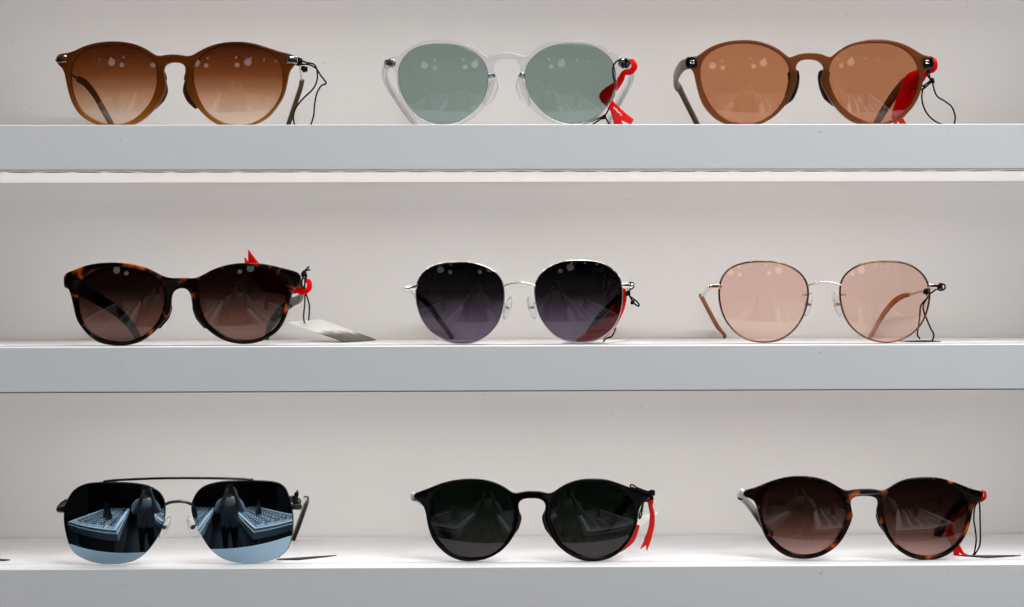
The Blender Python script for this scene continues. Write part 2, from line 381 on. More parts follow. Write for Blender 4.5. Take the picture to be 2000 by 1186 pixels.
# ------------------------------------------------------------------ sunglasses
class Pair:
    def __init__(s, name, label, key, y0, reg, zoom, cx, bottom, wrap=6.0, tilt=4.0, yaw=0.0, R=95.0):
        """reg: photo pixel of the tracing's origin, zoom: tracing units per photo pixel; cx: tracing u of the bridge"""
        s.x0, s.yy0, s.s = reg[0], reg[1], zoom
        s.y0 = y0; s.R = R; s.z0 = SHELF[key]
        px, py = s.px(cx, bottom)
        b = at(px, py, y0); s.dz = s.z0 - b.z            # stand it on the shelf
        s.org = Vector((b.x, y0, s.z0))
        s.k = math.tan(math.radians(wrap)) / (2 * 34); s.t = math.tan(math.radians(tilt)); s.w = math.tan(math.radians(yaw))
        s.root = empty(name, s.org); s.root['category'] = 'sunglasses'; s.root['label'] = label; s.root['group'] = 'sunglasses on the display shelves'
    def px(s, u, v): return s.x0 + u / s.s, s.yy0 + v / s.s
    def ly(s, x, z): return s.k * x * x - s.t * z + s.w * x
    def P(s, u, v, off=0.0):
        """point on the curved front sheet of the frame (world mm)"""
        px, py = s.px(u, v); y = s.y0
        for _ in range(3):
            p = at(px, py, y + off); p.z += s.dz
            y = s.y0 + s.ly(p.x - s.org.x, p.z - s.z0)
        p = at(px, py, y + off); p.z += s.dz
        return p
    def D(s, u, v, d):
        """point at depth d mm behind the frame's plane"""
        px, py = s.px(u, v); p = at(px, py, s.y0 + d); x = p.x - s.org.x
        d += (s.k * x * x + s.w * x) * max(0.0, 1 - max(d, 0) / 30)      # follow the bowed front near it
        p = at(px, py, s.y0 + d); p.z += s.dz; return p
    def floor(s, p, lift=.6):
        q = p.copy(); q.z = s.z0 + lift; return q
    def mesh(s, name, vf, mat, parent=None, ang=35):
        par = parent or s.root
        return mesh_obj(name, vf[0], vf[1], mat, par, s.org, ang)
    def flat(s, pts, n):
        P2 = [s.P(u, v) for u, v in pts]
        loc = [Vector((p.x - s.org.x, p.z - s.z0, 0)) for p in P2]
        return relax(cr_closed(loc, n), 2)
    def settle(s, contours, margin=0.0):
        """let the lowest point of the outline just touch the shelf"""
        for _ in range(3):
            s.dz += margin + .06 - min(q.y for c in contours for q in s.flat(c, 240))
    def acetate(s, outer, holes, mat, thick=4.0, bev=.8, name='frame_front'):
        s.settle([outer])
        cu = bpy.data.curves.new('tmp', 'CURVE'); cu.dimensions = '2D'; cu.fill_mode = 'BOTH'
        cu.extrude = (thick / 2 - bev); cu.bevel_depth = bev; cu.bevel_resolution = 3; cu.offset = -bev
        def opened(pts, by=.35):
            c = sum(pts, Vector((0, 0, 0))) / len(pts); return [q + (q - c).normalized() * by for q in pts]
        for pts in [s.flat(outer, 240)] + [opened(s.flat(h, 120)) for h in holes]:
            sp = cu.splines.new('POLY'); sp.points.add(len(pts) - 1); sp.use_cyclic_u = True
            for q, p in zip(sp.points, pts): q.co = (p.x, p.y, 0, 1)
        ob = link(bpy.data.objects.new('tmp', cu)); bpy.context.view_layer.update()
        me = bpy.data.meshes.new_from_object(ob.evaluated_get(bpy.context.evaluated_depsgraph_get()))
        bpy.data.objects.remove(ob); bpy.data.curves.remove(cu)
        me.name = name
        bm = bmesh.new(); bm.from_mesh(me); bmesh.ops.remove_doubles(bm, verts=bm.verts, dist=.002)
        for v in bm.verts:
            x, z, h = v.co
            v.co = Vector((x, s.ly(x, z) - h, z)) * .001
        bmesh.ops.recalc_face_normals(bm, faces=bm.faces); bm.to_mesh(me); bm.free()
        me.materials.clear(); me.materials.append(mat); smooth(me, 32)
        o = link(bpy.data.objects.new(name, me)); o.parent = s.root
        return o
    def lens(s, pts, mat, grow=.85, thick=1.9, drop=0.0, n=96, rings=16):
        c2 = s.flat(pts, n)
        cx = sum(p.x for p in c2) / n; cz = sum(p.y for p in c2) / n
        C = Vector((cx, cz, 0))
        c2 = [p + (p - C).normalized() * grow for p in c2]
        s0 = sum((p - C).length_squared for p in c2) / n / (2 * s.R)
        yc = s.ly(cx, cz); gx = 2 * s.k * cx + s.w; gz = -s.t
        V = []; F = []
        def pt(q, off, Rr):
            d = q - C
            r2 = d.length_squared
            y = yc + gx * d.x + gz * d.y + (Rr - math.sqrt(max(1, Rr * Rr - r2))) - s0 + off + drop
            return s.org + Vector((q.x, y, q.y))
        def sheet(off, Rr):
            b = len(V); V.append(pt(C, off, Rr))
            for r in range(1, rings + 1):
                f = r / rings
                for p in c2: V.append(pt(C + (p - C) * f, off, Rr))
            for i in range(n): F.append((b, b + 1 + i, b + 1 + (i + 1) % n))
            for r in range(rings - 1):
                for i in range(n):
                    a = b + 1 + r * n; j = (i + 1) % n
                    F.append((a + i, a + n + i, a + n + j, a + j))
            return b + 1 + (rings - 1) * n
        e1 = sheet(-thick / 2, s.R); e2 = sheet(thick / 2, s.R * .97)
        for i in range(n):
            j = (i + 1) % n; F.append((e1 + i, e1 + j, e2 + j, e2 + i))
        return s.mesh('lens', (V, F), mat, ang=50)
    def rim(s, pts, mat, r=.75, name='rim', drop=0.0):
        c2 = s.flat(pts, 120)
        path = [s.org + Vector((p.x, s.ly(p.x, p.y) + drop, p.y)) for p in c2]
        return s.mesh(name, sweep(path, r, r * 1.25, (0, 1, 0), closed=True, seg=10), mat, ang=60)
    def bar(s, pts, wa, wb, mat, name, parent=None, ref=(0, 1, 0), power=2.0, seg=12, per=8):
        """pts: (u, v, depth behind the frame plane)"""
        path = cr_open([s.D(*p) for p in pts], per)
        return s.mesh(name, sweep(path, wa, wb, ref, seg=seg, power=power), mat, parent, ang=50)
    def sheetbar(s, pts, wa, wb, mat, name, parent=None, per=8, power=2.0):
        path = cr_open([s.P(*p) for p in pts], per)
        return s.mesh(name, sweep(path, wa, wb, (0, 1, 0), power=power), mat, parent, ang=50)
    def temple(s, pts, wa, wb, mat, name='temple', touch=True, parent=None):
        path = [s.D(*p) for p in pts]
        for p in path: p.y = min(p.y, DEPTH - 4)
        path = cr_open(path, 8)
        for p in path: p.z = max(p.z, s.z0 + 1.2)
        return s.mesh(name, sweep(path, wa, wb, (1, 0, 0), seg=14, power=2.8), mat, parent, ang=50)
    def pad(s, pts, wa, wb, mat, parent=None, name='nose_pad'):
        path = cr_open([s.P(u, v, d) for u, v, d in pts], 6)
        return s.mesh(name, sweep(path, wa, wb, (0, 1, 0), seg=12), mat, parent, ang=60)
    def clearpad(s, u, v, d, h, w, lean, armpts, metal):
        """silicone nose pad (flattened oval) with its metal arm"""
        c = s.P(u, v, d); V = []; F = []; n, m = 16, 8
        for i in range(m + 1):
            ph = math.pi * i / m - math.pi / 2
            for j in range(n):
                th = 2 * math.pi * j / n
                a = math.cos(ph) * math.cos(th) * w; bb = math.cos(ph) * math.sin(th) * 3.4; cc = math.sin(ph) * h
                V.append(c + Vector((a * math.cos(lean) + cc * math.sin(lean), bb + a * .5, cc * math.cos(lean) - a * math.sin(lean))))
        for i in range(m):
            for j in range(n):
                k = (j + 1) % n; F.append((i * n + j, i * n + k, (i + 1) * n + k, (i + 1) * n + j))
        p = s.mesh('nose_pad', (V, F), M['silicone'], ang=80)
        path = cr_open([s.P(*q) for q in armpts], 6)
        s.mesh('pad_arm', sweep(path, .55, .55, (0, 1, 0), seg=8), metal, p, ang=60)
        s.mesh('pad_screw', sweep([c + Vector((0, -1.6, 0)), c + Vector((0, .5, 0))], 1.3, 1.3, (1, 0, 0), seg=10), metal, p)
        return p

def ribbon(P, name, label, strips, mat=None, group='red plastic tags tied to sunglasses'):
    """strips: list of (points (u,v,depth), half width list, half thickness)"""
    parts = []
    for pts, w, th in strips:
        path = cr_open([P.D(*p) for p in pts], 8)
        for q in path: q.z = max(q.z, P.z0 + .8)
        parts.append(sweep(path, [x * .52 for x in w], th, (0, 1, 0), seg=10, power=3.0))
    base = P.floor(P.D(*strips[0][0][0]), 0)
    o = mesh_obj(name, *joinvf(*parts), mat or M['red'], None, base, 50)
    return tag(o, label, 'tag', group)

def cordvf(P, pts, r=.5, per=8, floor=True):
    path = cr_open([P.D(*p) for p in pts], per)
    for q in path:
        if floor: q.z = max(q.z, P.z0 + r + .1)
        q.y = min(q.y, DEPTH - 2)
    return sweep(path, r, r, (.13, 1, .07), seg=8)

def quad_card(pts, th=.45):
    """a card: corner points (world mm), rounded a little, with thickness"""
    n = len(pts); out = []
    for i in range(n):
        a, b, c = pts[i - 1], pts[i], pts[(i + 1) % n]
        d1 = (a - b); d2 = (c - b); r = min(1.4, d1.length * .3, d2.length * .3)
        p, q = b + d1.normalized() * r, b + d2.normalized() * r
        out += [p, (p + q + b * 2) / 4, q]
    nrm = Vector((0, 0, 0))
    for i in range(len(out)): nrm += out[i].cross(out[(i + 1) % len(out)])
    nrm.normalize()
    if nrm.z < 0: nrm = -nrm
    m = len(out)
    V = [p for p in out] + [p + nrm * th for p in out]
    F = [tuple(range(m)), tuple(range(2 * m - 1, m - 1, -1))] + [(i, (i + 1) % m, m + (i + 1) % m, m + i) for i in range(m)]
    return V, F

def hang_tag(P, label, cords, card=None, cardmat=None, knots=(), cardz=None):
    base = P.floor(P.D(*cords[0][0]) if cords else card[0], 0)
    root = empty('hang_tag', base); tag(root, label, 'hang tag', 'hang tags tied to sunglasses')
    for c in cords: mesh_obj('cord', *cordvf(P, c), M['string'], root, base, 60)
    for (u, v, d, r) in knots:
        c = P.D(u, v, d)
        path = [c + Vector((math.cos(t) * r * .42, math.sin(t * 2.3) * r * .5, math.sin(t * 1.31) * r * .5)) for t in [i * .4 for i in range(34)]]
        mesh_obj('knot', *sweep(path, .55, .55, (.1, 1, .2), seg=7), M['string'], root, base, 60)
    if card: mesh_obj('card', *quad_card(card), cardmat, root, base, 30)
    return root

# ---- 1 amber
p = Pair('amber_sunglasses', 'amber brown plastic sunglasses with gradient lenses, leftmost on the top shelf', 'top', 20, (80, 60), 3.448, 905, 650, tilt=5)
o1 = [(112,160),(210,140),(300,100),(400,76),(500,70),(600,80),(690,110),(750,145),(785,170),(815,165),(870,158),(930,160),(985,170),(1010,170),(1060,140),(1130,105),(1220,80),(1320,72),(1420,80),(1510,105),(1600,135),(1690,158),(1725,175),(1730,205),(1700,240),(1675,275),(1660,350),(1640,430),(1600,500),(1545,570),(1480,615),(1400,640),(1310,648),(1220,640),(1140,600),(1080,545),(1040,495),(1005,440),(982,395),(975,345),(970,300),(978,255),(965,225),(930,212),(880,212),(845,225),(830,250),(833,290),(842,340),(842,390),(825,440),(790,500),(740,555),(680,605),(600,640),(510,650),(420,645),(340,615),(270,570),(220,500),(190,420),(170,330),(155,265),(130,235),(108,222),(105,190)]
l1 = [(504,101),(583,107),(651,128),(708,159),(750,197),(774,244),(780,307),(774,369),(755,432),(729,484),(692,531),(640,579),(577,613),(504,626),(441,620),(384,602),(331,573),(284,531),(248,474),(224,411),(213,348),(210,286),(216,239),(235,186),(274,150),(337,118),(410,104)]
r1 = [(1321,98),(1410,105),(1483,123),(1541,152),(1585,186),(1614,239),(1626,296),(1625,359),(1612,422),(1585,479),(1546,531),(1494,579),(1436,610),(1374,625),(1306,626),(1237,613),(1175,579),(1122,539),(1088,490),(1062,437),(1044,385),(1032,333),(1028,286),(1036,239),(1057,197),(1096,157),(1154,123),(1227,104)]
f = p.acetate(o1, [l1, r1], M['amber'])
p.lens(l1, M['lens1']); p.lens(r1, M['lens1'])
for u0, u1, v in ((112, 172, 190), (1655, 1722, 195)):
    p.sheetbar([(u0, v, -1.9), (u1, v, -1.9)], 2.2, .7, M['gold'] if u0 < 900 else M['silver'], 'lug_plate', f, per=2, power=6)
    p.sheetbar([(u0 + 14, v, -2.5), (u1 - 8, v, -2.5)], .9, .5, M['amberpad'] if u0 < 900 else M['blackmetal'], 'lug_inlay', f, per=2, power=6)
t = p.temple([(104,196,6),(150,240,40),(205,292,72),(262,328,92)], .8, .7, M['gunmetal'])
p.temple([(250,322,89),(300,352,97),(360,425,106),(420,530,114),(480,640,121),(500,700,124)], [2.0,2.4,2.6,2.8,3.0,3.0], 1.5, M['olive'], 'temple_tip', parent=t)
t = p.temple([(1735,205,6),(1742,235,30),(1750,285,62),(1757,338,90)], .8, .7, M['silver'])
p.temple([(1758,335,88),(1745,390,97),(1715,480,107),(1685,570,115),(1660,650,121),(1650,700,123)], [1.5,2.2,2.6,2.7,2.8,2.8], 1.5, M['olive'], 'temple_tip', parent=t)
for sx, c in ((1, 812), (-1, 1000)):
    p.pad([(c, 285, 3.5),(c + 2*sx, 318, 5),(c - 2*sx, 352, 5)], [2.6,3.2,2.6], 2.2, M['darkpad'], name='pad_mount')
    p.pad([(c + 18*sx, 345, 5),(c + 14*sx, 400, 7),(c - 8*sx, 455, 7),(c - 42*sx, 510, 5)], [1.6,2.8,2.8,1.4], 2.0, M['amberpad'])
hang_tag(p, 'looped black cord tied to the amber sunglasses at the left of the top shelf', [
    [(1730,180,2),(1752,190,-3),(1750,225,-3),(1720,225,2),(1728,195,6),(1790,212,4),(1840,225,6),(1860,270,8),(1858,335,10),(1830,392,12),(1770,450,14),(1722,508,16),(1700,570,18),(1706,625,20),(1722,690,22)],
    [(1745,225,-2),(1800,225,2),(1850,250,5),(1885,300,8),(1920,350,10),(1888,368,11),(1858,420,13),(1842,500,16),(1836,570,20),(1812,650,24),(1800,700,26)]],
    knots=[(1742,205,-2,3.0),(1778,258,2,2.6),(1765,250,0,2.0)])

# ---- 2 clear
p = Pair('clear_sunglasses', 'transparent crystal sunglasses with grey green lenses, middle of the top shelf', 'top', 22, (720, 60), 3.636, 980, 690, tilt=4)
o2 = [(105,225),(130,205),(200,185),(260,140),(330,100),(420,76),(520,70),(620,78),(710,105),(790,148),(835,185),(858,192),(890,172),(940,160),(1020,160),(1070,172),(1100,192),(1118,188),(1160,150),(1230,105),(1320,78),(1430,68),(1540,76),(1640,105),(1710,145),(1770,185),(1830,195),(1850,220),(1845,255),(1800,275),(1772,310),(1765,380),(1745,460),(1705,540),(1650,605),(1580,650),(1500,680),(1410,690),(1320,675),(1240,640),(1180,585),(1130,530),(1095,460),(1072,400),(1062,345),(1068,305),(1085,280),(1080,250),(1060,225),(1030,210),(930,210),(898,232),(880,270),(897,305),(900,350),(890,400),(870,460),(830,530),(770,600),(700,650),(620,680),(530,692),(440,680),(360,645),(290,580),(240,510),(215,430),(200,350),(192,290),(160,262),(115,255)]
l2 = [(499,107),(576,109),(642,119),(708,141),(763,174),(807,218),(832,268),(842,323),(839,384),(827,445),(802,505),(758,558),(697,610),(631,646),(554,661),(476,659),(405,635),(350,605),(305,555),(264,494),(236,428),(224,362),(220,301),(228,246),(256,196),(300,152),(361,122),(427,109)]
r2 = [(1463,104),(1540,109),(1606,127),(1667,163),(1711,207),(1736,257),(1744,312),(1740,389),(1719,472),(1672,547),(1623,599),(1568,635),(1496,655),(1435,660),(1363,646),(1292,616),(1237,572),(1192,522),(1154,467),(1132,412),(1120,362),(1116,312),(1123,268),(1145,224),(1187,183),(1248,141),(1319,116),(1385,105)]
f = p.acetate(o2, [l2, r2], M['clear'], 4.2, .9)
p.lens(l2, M['lens2']); p.lens(r2, M['lens2'])
for c in (158, 1805):
    p.sheetbar([(c - 28, 232, 1.2), (c + 28, 236, 1.2)], 2.4, .9, M['clearmetal'], 'hinge', f, per=2, power=4)
    p.sheetbar([(c, 236, -2.2), (c, 237, -.5)], 1.4, 1.4, M['blackmetal'], 'rivet', f, per=1)
p.temple([(130,240,5),(112,300,45),(135,380,82),(190,470,98),(260,570,110),(325,660,120),(340,715,124)], [3.2,3.0,3.0,3.2,3.4,3.4,3.4], 1.7, M['clear'])
p.temple([(1840,235,5),(1868,300,45),(1850,375,82),(1800,470,98),(1745,570,110),(1700,660,120),(1690,715,124)], [3.2,3.0,3.0,3.2,3.4,3.4,3.4], 1.7, M['clear'])
for sx, c in ((1, 876), (-1, 1088)):
    p.pad([(c - 8*sx, 318, 2.5),(c + 14*sx, 330, 3.5)], [2.2,2.0], 1.6, M['clearmetal'], name='pad_mount')
    p.pad([(c + 14*sx, 345, 5),(c + 12*sx, 400, 7),(c - 14*sx, 470, 7),(c - 50*sx, 530, 5)], [1.6,2.8,2.8,1.4], 2.0, M['silicone'])
ribbon(p, 'red_ribbon', 'crumpled red plastic strip with two tails looped round the clear frame', [
    ([(1820,300,8),(1862,296,2),(1888,258,0),(1872,222,2),(1845,228,8)], [3.0,3.4,3.6,3.2,2.4], .5),
    ([(1862,290,4),(1815,300,6),(1790,350,8),(1755,395,9),(1700,440,9),(1668,470,9),(1690,505,8),(1740,550,9),(1790,600,12),(1870,650,16)], [2.6,3.0,4.0,5.0,6.2,5.2,4.6,5.0,5.4,3.6], .5),
    ([(1690,450,11),(1720,520,13),(1752,590,16),(1772,665,20),(1775,700,22)], [3.8,4.0,4.8,5.0,5.0], .5)])
hang_tag(p, 'thin black cord twisted under the right lens of the clear sunglasses', [
    [(1790,205,-3),(1752,230,-3.4),(1735,270,-2),(1738,330,4),(1752,400,6),(1740,470,7),(1705,520,8)],
    [(1820,205,-3),(1850,235,-3),(1830,265,-2),(1790,250,2)],
    [(1500,660,6),(1580,648,6),(1640,622,7),(1672,615,8),(1700,650,10),(1730,690,14)],
    [(1672,615,8),(1620,650,8),(1560,690,8)], [(1715,540,9),(1690,590,9),(1672,615,8)]], knots=[(1672,616,7,2.0),(1810,238,-3,3.4)])

M['print'] = principled('pale_print', (.85, .62, .45), .5)
for u, v, du, dv in ((1742, 548, 6, 9), (1752, 562, 12, 3), (1764, 572, 7, 10), (1775, 584, 11, 4), (1790, 596, 5, 9)):
    q = [p.D(u, v, 8.2), p.D(u + du, v + dv, 8.6)]
    rb = [o for o in sc.objects if o.name.startswith('red_ribbon')][0]
    mesh_obj('print', *sweep(q, .45, .12, (0, 1, 0), seg=6), M['print'], rb, rb.location * 1000, 60)

# ---- 3 brown
p = Pair('brown_sunglasses', 'translucent brown plastic sunglasses with plain tan lenses, rightmost on the top shelf', 'top', 18, (1290, 60), 3.333, 980, 622, tilt=4, yaw=-1)
o3 = [(180,195),(240,165),(310,115),(390,82),(480,65),(570,62),(660,75),(740,105),(800,145),(840,180),(870,162),(920,148),(980,145),(1040,150),(1080,165),(1098,180),(1140,145),(1210,98),(1300,68),(1400,57),(1500,65),(1590,92),(1660,130),(1710,160),(1770,175),(1785,210),(1760,245),(1720,262),(1710,300),(1700,370),(1675,440),(1640,500),(1580,560),(1500,605),(1400,622),(1310,615),(1230,585),(1165,530),(1110,465),(1070,400),(1042,330),(1042,285),(1060,262),(1065,240),(1040,210),(1010,190),(920,190),(890,212),(875,245),(887,275),(888,310),(875,370),(845,440),(800,500),(740,560),(660,605),(560,625),(460,618),(380,590),(310,530),(265,460),(240,380),(225,310),(210,255),(180,238),(170,215)]
l3 = [(524,88),(594,89),(655,99),(716,122),(766,152),(807,190),(831,236),(838,286),(830,342),(817,397),(797,443),(771,488),(731,531),(675,572),(615,595),(549,601),(483,592),(423,569),(372,531),(331,483),(299,428),(276,367),(265,306),(263,256),(273,210),(299,170),(342,134),(402,107),(463,91)]
r3 = [(1407,84),(1478,88),(1539,104),(1595,134),(1640,175),(1665,220),(1674,271),(1673,317),(1665,362),(1651,413),(1625,468),(1584,519),(1539,559),(1478,585),(1413,596),(1357,592),(1296,572),(1241,539),(1190,499),(1150,448),(1122,392),(1105,337),(1098,281),(1104,231),(1127,185),(1165,147),(1220,114),(1281,93),(1347,85)]
f = p.acetate(o3, [l3, r3], M['brown'])
p.lens(l3, M['lens3']); p.lens(r3, M['lens3'])
for c in (205, 1735):
    p.sheetbar([(c - 26, 210, -.1), (c + 26, 206, -.1)], 3.7, 2.2, M['darkpad'], 'hinge_block', f, per=2, power=4)
    for dv in (-11, 6): p.sheetbar([(c - 10, 206 + dv, -2.2), (c + 14, 206 + dv, -2.2)], .32, .4, M['silver'], 'hinge_pin', f, per=2)
p.temple([(186,212,4),(140,232,30),(104,290,62),(102,345,86),(128,385,95),(170,470,106),(215,560,115),(240,612,120),(250,660,123)], [3.2,3.6,3.8,3.8,3.4,3.2,3.4,3.5,3.4], 1.6, M['browntemple'])
p.temple([(1755,215,4),(1705,262,40),(1640,315,72),(1580,350,92),(1520,420,102),(1460,510,111),(1405,605,119),(1385,660,122)], [3.2,3.4,3.6,3.8,4.0,4.0,3.8,3.4], 1.6, M['browntemple'])
for sx, c in ((1, 864), (-1, 1066)):
    p.pad([(c, 272, 2.5),(c + 4*sx, 310, 4),(c - 4*sx, 370, 6),(c - 26*sx, 430, 6),(c - 58*sx, 478, 4)], [3.6,3.6,3.4,3.0,1.2], 2.2, M['darkpad'])
ribbon(p, 'red_ribbon', 'wide red plastic strip hanging behind the right lens of the brown sunglasses', [
    ([(1752,172,6),(1785,195,2),(1788,240,2),(1760,262,6),(1720,258,10)], [1.8,2.6,2.8,2.8,2.2], .5),
    ([(1730,250,8),(1690,290,9),(1640,330,10),(1605,400,11),(1575,470,12),(1545,540,13),(1530,580,14)], [4.0,8.0,10.5,8.5,8.5,7.0,5.0], .5),
    ([(1690,300,7),(1665,400,8),(1620,490,9),(1570,560,11)], [4,3.6,3.4,2.6], .4),
    ([(1535,560,13),(1570,590,14),(1600,625,16)], [3.4,3.4,2.0], .5), ([(1525,560,15),(1530,600,17),(1545,640,19)], [3.0,2.4,1.5], .5)])
hang_tag(p, 'wide open black cord loop beside the brown sunglasses', [
    [(1745,240,-2),(1748,275,0),(1755,310,2),(1768,325,3),(1778,370,4),(1800,425,6),(1850,458,8),(1895,495,10),(1918,555,13),(1912,610,16),(1905,660,18)],
    [(1760,325,2),(1722,355,3),(1702,410,5),(1708,480,7),(1740,545,10),(1790,590,13),(1850,618,16),(1880,660,18)],
    [(1765,325,2),(1710,358,0),(1660,375,-1),(1625,382,0)], [(1765,330,2),(1720,372,1),(1680,388,2)],
    [(1738,245,2),(1738,290,3),(1765,325,3)]], knots=[(1766,324,2,2.6),(1748,232,-1,2.4)])

# ---- 4 tortoise, middle row
p = Pair('tortoiseshell_sunglasses', 'dark tortoiseshell sunglasses with orange mottling, leftmost on the middle shelf', 'middle', 24, (100, 470), 3.030, 775, 622, tilt=5, yaw=1)
o4 = [(85,200),(130,183),(200,155),(290,138),(390,135),(480,145),(560,165),(625,195),(670,218),(720,227),(780,225),(845,228),(890,213),(950,180),(1030,152),(1120,138),(1210,138),(1300,150),(1380,170),(1440,185),(1475,205),(1478,250),(1455,280),(1434,302),(1420,340),(1407,405),(1384,474),(1347,534),(1296,575),(1232,605),(1163,617),(1094,614),(1025,596),(970,566),(919,524),(869,469),(843,419),(834,363),(823,312),(805,292),(780,285),(745,292),(723,310),(713,350),(711,405),(693,451),(656,497),(610,547),(541,598),(472,621),(413,627),(348,623),(284,607),(229,570),(183,520),(151,465),(137,405),(123,345),(110,300),(92,272),(75,240)]
l4 = [(638,239),(662,290),(669,350),(661,405),(643,455),(615,501),(583,534),(541,566),(495,586),(440,597),(385,597),(330,589),(279,568),(233,534),(201,497),(181,446),(169,391),(164,336),(169,285),(187,244),(224,207),(275,183),(339,170),(413,167),(486,171),(551,187),(601,209)]
r4 = [(1385,276),(1387,322),(1381,382),(1365,446),(1338,501),(1303,538),(1264,564),(1218,582),(1163,590),(1112,587),(1057,575),(1002,545),(956,511),(917,469),(896,419),(882,364),(878,313),(887,267),(910,230),(956,198),(1016,175),(1085,162),(1158,159),(1227,164),(1292,180),(1338,205),(1370,239)]
f = p.acetate(o4, [l4, r4], M['tort1'], 4.4)
p.lens(l4, M['lens4']); p.lens(r4, M['lens4'])
p.temple([(92,245,4),(150,282,40),(230,325,75),(320,375,92),(400,432,102),(465,500,111),(510,570,118),(520,596,121)], [4.2,4.2,4.2,4.2,4.0,3.8,3.4,2.8], 1.8, M['black'])
p.temple([(1468,250,4),(1482,300,45),(1472,345,72),(1425,370,85)], [3.4,3.0,2.8,2.8], 1.6, M['smoketemple'])
p.temple([(1430,365,84),(1370,410,95),(1315,475,106),(1285,530,114),(1276,590,120)], [3.2,3.8,4.2,4.2,3.2], 1.7, M['black'], 'temple_tip', parent=p.root.children[-1])
for sx, c in ((1, 684), (-1, 868)):
    p.pad([(c + 4*sx, 350, 3),(c + 6*sx, 400, 4.5),(c - 12*sx, 455, 4.5),(c - 45*sx, 515, 3)], [1.6,2.8,2.8,1.4], 2.0, M['tort1'])
ribbon(p, 'red_ribbon', 'pointed red plastic strip poking above the tortoiseshell frame of the middle shelf', [
    ([(1440,296,8),(1490,312,4),(1525,288,3),(1525,250,5),(1500,240,9)], [1.8,3.0,3.2,3.0,2.0], .5),
    ([(1500,295,9),(1440,290,12),(1380,280,14),(1300,255,14),(1230,205,13),(1195,140,12),(1168,62,12)], [3,6,9,11,9,6,.6], .5),
    ([(1200,190,15),(1165,150,15),(1145,105,15)], [4,3,.6], .4)])
A, B, C, D_ = p.D(1395,490,70), p.D(1600,474,98), p.D(1925,604,92), p.D(1735,607,50)
def printed_card():
    m, nt, N, L, out = nodes('printed_card')
    b = N('ShaderNodeBsdfPrincipled'); b.inputs['Roughness'].default_value = .35; L(b.outputs[0], out.inputs[0])
    tc = N('ShaderNodeTexCoord'); sp = N('ShaderNodeSeparateXYZ'); L(tc.outputs['Generated'], sp.inputs[0])
    mp = N('ShaderNodeMapping'); mp.inputs['Scale'].default_value = (3, 9, 1); L(tc.outputs['Generated'], mp.inputs[0])
    nz = N('ShaderNodeTexNoise'); nz.inputs['Scale'].default_value = 3.5; nz.inputs['Detail'].default_value = 6; L(mp.outputs[0], nz.inputs['Vector'])
    yy = N('ShaderNodeMath'); yy.operation = 'MULTIPLY_ADD'; yy.inputs[1].default_value = -.55; L(sp.outputs['Y'], yy.inputs[0]); L(sp.outputs['X'], yy.inputs[2])
    a = N('ShaderNodeMath'); a.operation = 'MULTIPLY_ADD'; a.inputs[1].default_value = .5; L(nz.outputs['Fac'], a.inputs[0]); L(yy.outputs[0], a.inputs[2])
    r = N('ShaderNodeValToRGB'); L(a.outputs[0], r.inputs[0]); e = r.color_ramp.elements; e.new(.5)
    for el, (q, c) in zip(e, [(.46, (.90, .90, .88)), (.55, (.22, .20, .15)), (.68, (.02, .02, .012))]): el.position = q; el.color = (*c, 1)
    L(r.outputs[0], b.inputs['Base Color']); return m
for q in (A, B, C, D_): q.z = max(q.z, p.z0 + .3)
hang_tag(p, 'white printed card on a black cord leaning beside the middle shelf tortoiseshell sunglasses', [
    [(1525,160,0),(1495,190,-3),(1485,215,-3.5),(1505,232,-3),(1510,205,-3),(1490,188,-2),(1530,178,0)],
    [(1490,225,-3),(1480,265,2),(1500,300,8),(1500,380,25),(1494,450,60),(1500,492,80),(1515,500,84)],
    [(1505,225,-2),(1500,290,6),(1518,350,20),(1528,400,40),(1524,475,80)]],
    [A, B, C, D_], printed_card(), knots=[(1494,205,-3,2.6)])

# ---- 5 silver wire, violet lenses
p = Pair('wire_sunglasses', 'thin silver wire sunglasses with dark violet gradient lenses, middle of the middle shelf', 'middle', 30, (770, 490), 4.0, 980, 716, tilt=5)
l5 = [(508,84),(593,87),(666,103),(733,128),(794,167),(836,222),(851,277),(856,343),(851,416),(836,483),(812,550),(775,604),(727,653),(666,689),(593,711),(521,715),(448,708),(381,686),(314,647),(257,589),(217,526),(192,459),(176,386),(172,319),(179,252),(205,192),(247,146),(308,113),(375,93),(442,85)]
r5 = [(1465,69),(1550,75),(1623,92),(1689,125),(1738,170),(1768,228),(1779,295),(1779,368),(1771,441),(1753,507),(1723,568),(1683,620),(1629,662),(1562,695),(1489,709),(1410,709),(1331,692),(1265,659),(1210,611),(1167,556),(1134,495),(1114,428),(1103,362),(1099,295),(1107,240),(1137,186),(1186,140),(1246,104),(1313,81),(1386,70)]
def wire_frame(p, l, r, lm, metal, bridge, lugs, r_=.62):
    rm = M['rosegold'] if metal is M['gold'] else M['softsilver']
    p.settle([l, r], r_); p.rim(l, rm, r_); p.rim(r, rm, r_)
    p.lens(l, lm, -.1, 1.6); p.lens(r, lm, -.1, 1.6)
    p.sheetbar([(u, v, -.5) for u, v in bridge], .62, .75, M['softsilver'], 'bridge')
    for a, b in lugs:
        o = p.sheetbar([(a[0], a[1], 0), (b[0], b[1], 2)], [1.5, 1.6], 1.4, metal, 'end_piece', per=3, power=3)
        p.sheetbar([(b[0], b[1], .5), (b[0], b[1] + 6, 5)], 1.9, 1.5, metal, 'hinge', o, per=3, power=3)
wire_frame(p, l5, r5, M['lens5'], M['silver'], [(853,270),(900,252),(950,243),(1010,243),(1060,252),(1103,270)], [((184,272), (105,286)), ((1775,262), (1852,264))])
t = p.temple([(108,288,6),(140,318,40),(180,350,80)], 1.0, .8, M['silver'])
